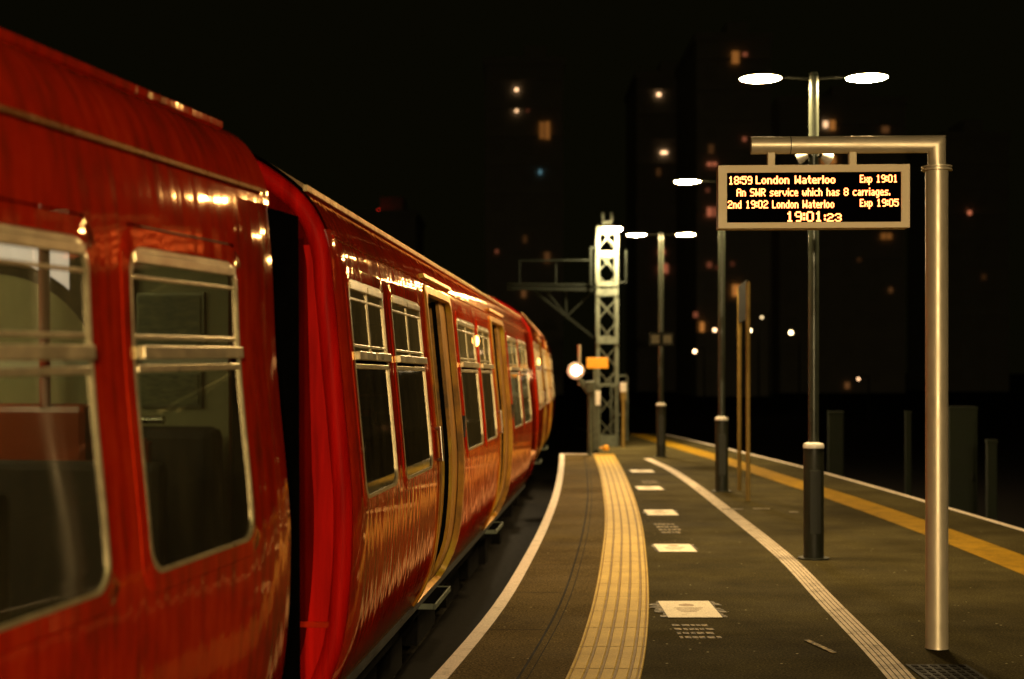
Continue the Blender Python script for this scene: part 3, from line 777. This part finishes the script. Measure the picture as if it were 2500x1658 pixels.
bm_.bar((-.85, -.05, 2.80), (-.30, -.05, 3.33), .035, .035); bm_.bar((-.87, -.05, 2.82), (-.88, -.05, 3.33), .035, .035); bm_.bar((-.9, -.05, 2.85), (-1.3, -.05, 3.33), .035, .035)
bm_.build('cross_bracket', 'soot', ms)
hr = MB()
hr.tube((-.36, -.2, 3.46), (-.36, -.2, 4.25), .035, n=8); hr.tube((-.36, -.2, 4.25), (-.2, -.2, 4.25), .03, n=8)
hr.tube((-.36, -.2, 3.98), (-1.9, -.05, 3.98), .022, n=8)
hr.tube((.40, -.2, 3.50), (.40, -.2, 4.2), .025, n=8); hr.tube((.40, -.2, 3.50), (.22, -.2, 3.50), .03, n=8)
for x in (-1.1, -1.88): hr.tube((x, -.1, 3.48), (x, -.1, 3.98), .016, n=8)
hr.build('handrail', 'soot', ms, True)
cp = MB(); cp.box((0, 0, HT+.06), (.2, .2, .12)); cp.box((-.08, 0, HT+.2), (.06, .06, .22)); cp.box((.1, 0, HT+.2), (.06, .06, .22)); cp.build('mast_cap', 'galv', ms)
ln = MB(); ln.lathe([(0, .07), (.1, .06), (.2, .015), (.2, 0)], (.08, -.62, 4.62)); lh = ln.build('lantern', 'dark', ms, True)
ln = MB(); ln.lathe([(.195, 0), (.17, -.035), (0, -.055)], (.08, -.62, 4.62)); ln.build('lantern_glass', 'lampmast', lh, True)
ln = MB(); ln.tube((.08, -.45, 4.66), (.05, -.2, 4.66), .02, n=8); ln.build('bracket', 'dark', lh)

# ------------------------------------------------------------------ furniture at the platform end
def wz(py, d): return EYE + (902-py*1.0575)*d/F
YE = 27.3
x, _ = gd(1362, 1050)
x = (1362*1.0575-1250)*YE/F
sl = empty('signal_post', (x, YE, 0), 0, label='pale post with a forked top beside the end of the white edge line', cat='post')
k = MB(); k.tube((0, 0, 0), (0, 0, wz(895, YE)), .05, n=16); k.build('post', 'galv', sl, True)
k = MB(); k.box((-.0, 0, wz(893, YE)), (.17, .14, .22)); k.bar((-.02, 0, wz(895, YE)-.1), (-.21, 0, wz(875, YE)), .1, .1)
k.build('junction_box', 'galv', sl, bevel=.02)
k = MB(); k.tube((-.205, 0, wz(890, YE)), (-.205, 0, wz(796, YE)), .03, n=12); k.build('upright', 'cream', sl, True)
sp_ = empty('spot_lamp', (0, 0, 0), 0, label='glowing white spot lamp facing along the platform from the forked post', cat='spot lamp')
c = wd(1329, 856, YE); sp_.location = c
k = MB(); k.lathe([(.16, 0), (.165, .02), (.14, .10), (.07, .17), (.0, .18)], n=28)
hs = k.build('housing', 'white', sp_, True); hs.rotation_euler = (R(-90), 0, 0)
k = MB(); k.lathe([(.095, .0), (.085, .02), (.0, .03)], n=24); le = k.build('lens', 'whitelamp', sp_, True); le.rotation_euler = (R(90), 0, 0); le.location = (.02, -.01, .01)
k = MB(); k.lathe([(.16, 0), (.11, .015), (.10, 0)], n=28); rf = k.build('reflector', emit('lit_reflector', (1, .55, .28), .55), sp_, True); rf.rotation_euler = (R(90), 0, 0); rf.location = (0, -.004, 0)
k = MB(); k.bar((.1, .12, 0), (.20, .1, 0), .05, .06); k.build('bracket', 'dark', sp_)
ys_ = empty('yellow_sign', (0, 0, 0), 0, label='blank orange yellow plate on a short stalk before the lattice mast', cat='sign')
c = wd(1379, 838, 28.6); ys_.location = (c.x, 28.6, 0)
k = MB(); k.box((0, 0, c.z), (.43, .02, .22)); k.build('plate', 'yellow', ys_, bevel=.004)
k = MB(); k.tube((-.06, .03, 0), (-.06, .03, c.z), .025, n=10); k.build('stalk', 'galv', ys_, True)
c = wd(1439, 1025, 30.0)
po = empty('marker_post', (c.x, 30.0, 0), 0, label='slim marker post with white top and yellow band by the lattice mast', cat='post')
zt = wz(885, 30.0)
k = MB(); k.tube((0, 0, 0), (0, 0, zt-.18), .035, n=12); k.build('post', 'yellowpost', po, True)
k = MB(); k.tube((0, 0, zt-.35), (0, 0, zt-.18), .062, n=16); k.build('yellow_band', 'yellowpost', po, True)
k = MB(); k.tube((0, 0, zt-.18), (0, 0, zt+.02), .075, n=16); k.build('white_top', 'white', po, True)
c = wd(1379, 1030, 29.5)
p2 = empty('cable_post', (c.x, 29.4, 0), 0, label='grey post with a pale narrow panel in front of the lattice mast', cat='post')
k = MB(); k.tube((0, 0, 0), (0, 0, wz(920, 29.4)), .06, n=14); k.build('post', 'galv', p2, True)
k = MB(); k.box((0, -.065, (wz(903, 29.4)+wz(935, 29.4))/2), (.11, .03, .3)); k.build('panel', 'white', p2)
c = wd(1392, 1024, 29.2)
k = MB(); k.lathe([(.0, 0), (.06, 0), (.06, .06), (.04, .1), (0, .11)], n=16); k.tube((-.06, 0, .05), (-.13, 0, .05), .02, n=8)
o = k.build('cable_drum', 'yellow', None, True); o.location = (c.x+.05, 29.0, 0); tag(o, 'small orange object on the ground at the foot of the lattice mast', 'cable drum')
c = wd(1455, 865, 31.5)
fn = empty('barrier_frame', (c.x, 33.0, 0), 0, label='thin grey hooped barrier frame behind the slim marker post', cat='barrier')
k = MB(); zt = wz(868, 33.0)
k.tube((-.32, 0, zt), (.05, 0, zt), .03, n=10); k.tube((.05, 0, zt), (.05, 0, 0), .03, n=10); k.tube((-.32, 0, zt), (-.32, 0, 0), .03, n=10); k.tube((-.32, 0, .6), (.05, 0, .6), .025, n=10)
k.build('frame', 'galv', fn, True)
# two thin posts carrying a narrow board seen edge on
tp = empty('notice_board', (0, 0, 0), 0, label='two thin weathered yellow posts carrying a narrow board seen edge on', cat='notice board')
xa, ya = gd(1727, 1156); xb, yb = gd(1707, 1132)
tp.location = (xa, ya, 0)
for dx, dy, zt in ((0, 0, wz(665, ya)), (xb-xa, yb-ya, wz(665, yb))):
    k = MB(); k.tube((dx, dy, 0), (dx, dy, 2.75), .028, n=14); k.build('post', 'yellowpost', tp, True)
k = MB(); k.bar((0, 0, 2.53), (xb-xa, yb-ya, 2.53), .03, .5); k.build('board', 'soot', tp)

# ------------------------------------------------------------------ beyond the far track
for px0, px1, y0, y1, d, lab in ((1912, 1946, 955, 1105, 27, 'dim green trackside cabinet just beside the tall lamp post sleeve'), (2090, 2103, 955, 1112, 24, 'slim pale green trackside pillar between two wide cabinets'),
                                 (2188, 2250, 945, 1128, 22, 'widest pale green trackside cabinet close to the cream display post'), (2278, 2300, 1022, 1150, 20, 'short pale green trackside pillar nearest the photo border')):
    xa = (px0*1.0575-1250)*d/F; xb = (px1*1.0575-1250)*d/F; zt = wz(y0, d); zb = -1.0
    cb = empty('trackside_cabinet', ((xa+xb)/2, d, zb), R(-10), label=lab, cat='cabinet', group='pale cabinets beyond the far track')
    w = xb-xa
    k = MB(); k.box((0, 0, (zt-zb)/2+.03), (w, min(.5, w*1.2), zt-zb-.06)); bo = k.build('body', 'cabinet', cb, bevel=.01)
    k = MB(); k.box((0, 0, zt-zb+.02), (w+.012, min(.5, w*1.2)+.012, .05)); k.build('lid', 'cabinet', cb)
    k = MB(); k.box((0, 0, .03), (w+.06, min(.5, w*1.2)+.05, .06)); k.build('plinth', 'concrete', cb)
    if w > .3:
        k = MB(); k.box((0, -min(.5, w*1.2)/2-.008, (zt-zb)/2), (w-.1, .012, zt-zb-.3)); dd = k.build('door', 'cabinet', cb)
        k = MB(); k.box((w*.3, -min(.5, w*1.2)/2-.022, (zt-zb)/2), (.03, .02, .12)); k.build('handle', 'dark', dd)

# ------------------------------------------------------------------ tower blocks in the dark, lit windows
WC = {}
def wmat(col, s):
    k = (col, s)
    if k not in WC:
        s = s*(.3 if col in 'rod' else .65)
        c = {'o': (1, .36, .07), 'w': (1, .58, .29), 'b': (.25, .55, .65), 'r': (1, .27, .12), 'y': (1, .72, .36), 'd': (1, .40, .12)}[col]
        WC[k] = emit('lit_room_' + {'o': 'orange', 'w': 'warm', 'b': 'blue', 'r': 'red', 'y': 'yellow', 'd': 'amber'}[col], c, s)
    return WC[k]
def tower(label, x0, x1, ytop, d, lits, depth=16, floors=3.0):
    """x0..x1, ytop in picture units at distance d"""
    A = wd(x0, ytop, d); B = wd(x1, ytop, d); w = B.x-A.x; zt = A.z; zb = -1.0
    root = empty('tower_block', ((A.x+B.x)/2, d, zb), 0, label=label, cat='tower block', group='dark tower blocks behind the station')
    H = zt-zb
    k = MB(); k.box((0, depth/2, H/2), (w, depth, H)); wl = k.build('wall', 'tower', root)
    k = MB(); k.box((0, depth/2, H+.4), (w+.4, depth+.4, .8)); k.box((w*.15, depth/2, H+1.8), (w*.3, depth*.4, 2.6)); k.build('roof', 'tower', root)
    k = MB(); z = 3.2
    while z < H-1: k.box((0, -.12, z), (w, .24, .22)); z += floors
    k.build('floor_bands', 'tower', root)
    rects = []
    for (px, py, pw, ph, col, s) in lits:
        c = wd(px, py, d); ww, hh = pw*1.0575*d/F, ph*1.0575*d/F
        k = MB(); k.box((0, 0, 0), (ww, .06, hh)); o = k.build('lit_window', wmat(col, s), root); o.location = (c.x-(A.x+B.x)/2, -.27, c.z-zb)
        if ww > .8:
            k = MB(); k.box((0, -.04, 0), (.07, .03, hh)); k.box((0, -.04, hh/2+.03), (ww+.1, .05, .06)); k.box((0, -.04, -hh/2-.03), (ww+.1, .05, .06)); k.build('window_frame', 'dark', o)
        rects.append((o.location.x, o.location.z, ww, hh))
    src = None; z = 1.9; cnt = 0
    while z < H-1.5:
        x = -w/2 + 1.4
        while x < w/2-1.0 and cnt < 95:
            if not any(abs(x-r[0]) < (1.3+r[2])/2+.2 and abs(z-r[1]) < (1.4+r[3])/2+.2 for r in rects):
                if src is None:
                    k = MB(); k.box((0, 0, 0), (1.3, .05, 1.4)); src = k.build('window', 'darkglass', root); o = src
                else:
                    o = src.copy(); COL.objects.link(o); o.parent = root
                o.location = (x, -.03, z); cnt += 1
            x += 3.1
        z += floors
    return root
TA = tower('tower block showing two round warm lights stacked above a pair of orange windows', 1120, 1300, 150, 150,
      [(1192.5, 208, 6, 6, 'w', 3.5), (1192.5, 257, 6, 6, 'w', 2.2), (1218, 256, 7, 7, 'r', .12), (1251, 302, 11, 38, 'o', .32), (1264, 302, 10, 40, 'o', .4), (1247, 398, 6, 10, 'b', .35),
       (1147, 581, 7, 8, 'r', .3), (1212, 553, 8, 16, 'd', .08), (1209, 676, 10, 22, 'd', .2), (1263, 595, 12, 24, 'd', .15)])
tower('dark tower block with two lone warm lights above the farthest lamp post', 1470, 1600, 180, 170,
      [(1520.5, 219, 8, 6, 'w', 3.5), (1532.5, 353, 14, 5, 'w', 3.5), (1520, 398, 8, 16, 'd', .1), (1531, 620, 20, 22, 'r', .8), (1527, 582, 14, 12, 'r', .8), (1583, 640, 10, 12, 'r', .1)])
tower('tower block with scattered orange windows behind the departure display and its neighbouring lamps', 1608, 1780, 95, 140,
      [(1697, 134, 16, 28, 'o', .55), (1719, 127, 10, 8, 'r', .5), (1643, 380, 22, 8, 'r', .9), (1718, 322, 7, 9, 'r', .6), (1641, 345, 12, 20, 'd', .1), (1637, 490, 10, 20, 'r', .9), (1649, 490, 8, 20, 'r', .5),
       (1620, 755, 9, 22, 'o', 1.0), (1605, 727, 10, 12, 'r', .45), (1699, 671, 17, 26, 'o', .9), (1715, 690, 10, 16, 'd', .25), (1633, 440, 8, 9, 'r', .2), (1637, 612, 10, 12, 'r', .3), (1655, 618, 8, 9, 'r', .12), (1690, 610, 8, 10, 'r', .12)])
tower('tower block with paired amber windows behind the pole of the closest lamp post', 1800, 2090, 240, 160,
      [(1905, 288, 10, 14, 'w', 1.6), (1921, 290, 12, 22, 'o', .7), (1912, 371, 32, 18, 'o', .7), (2043, 300, 16, 14, 'd', .18), (2045, 546, 24, 14, 'o', .35), (2055, 670, 8, 12, 'd', .15), (1955, 890, 10, 14, 'd', .25), (1982, 600, 9, 9, 'd', .05)])
tower('dark tower block with a single red orange light beyond the cream display post', 2180, 2330, 320, 170, [(2237, 492, 7, 9, 'r', 1.5), (2270, 640, 10, 12, 'd', .05)])
tb = tower('tower block behind the train roof with one small red beacon', 780, 960, 500, 180, [(66+780, 560, 8, 10, 'd', .04)])
c = wd(870, 483, 181); k = MB(); k.tube((c.x, 183, c.z-2.6), (c.x, 183, c.z-.2), .08, n=8)
o = k.build('beacon_mast', 'dark'); tag(o, 'thin roof mast carrying the small red beacon over the train', 'beacon')
k = MB(); k.lathe([(0, -.25), (.25, 0), (0, .25)], (c.x, 183, c.z), 12); k.build('beacon_lamp', 'redlamp', o, True)
# distant street lamps
for px, py, d, sz, col, s, lab in ((1604, 811, 75, .09, 'w', 12, 'lit street lamp lowest of the far lights, beside the farthest lamp post'), (1650, 762, 80, .10, 'w', 7, 'lit whitish street lamp between the vertical orange window and a lamp post'), (1731, 763, 80, .10, 'y', 14, 'lit yellow white street lamp just beside the thin yellow posts'),
                              (1759, 733, 95, .09, 'y', 3, 'dim greenish street lamp highest of the far round lights'), (1826, 768, 85, .11, 'y', 14, 'bright round street lamp alone near the closest lamp pole'), (1982, 875, 70, .06, 'w', 5, 'tiny street lamp near the horizon beyond the far track')):
    c = wd(px, py, d)
    root = empty('street_lamp', (c.x, d, -1.0), 0, label=lab, cat='street lamp', group='distant round street lights')
    h = c.z+1.0
    k = MB(); k.tube((.5, 0, 0), (.5, 0, h+.15), .05, .035, n=8); k.build('pole', 'dark', root, True)
    k = MB(); k.tube((.5, 0, h+.13), (0, 0, h+.2), .025, n=8); k.build('arm', 'dark', root)
    k = MB(); k.lathe([(0, -sz), (sz*.7, -sz*.7), (sz, 0), (sz*.7, sz*.7), (0, sz)], (0, 0, h), 14); k.build('lantern', wmat(col, s), root, True)
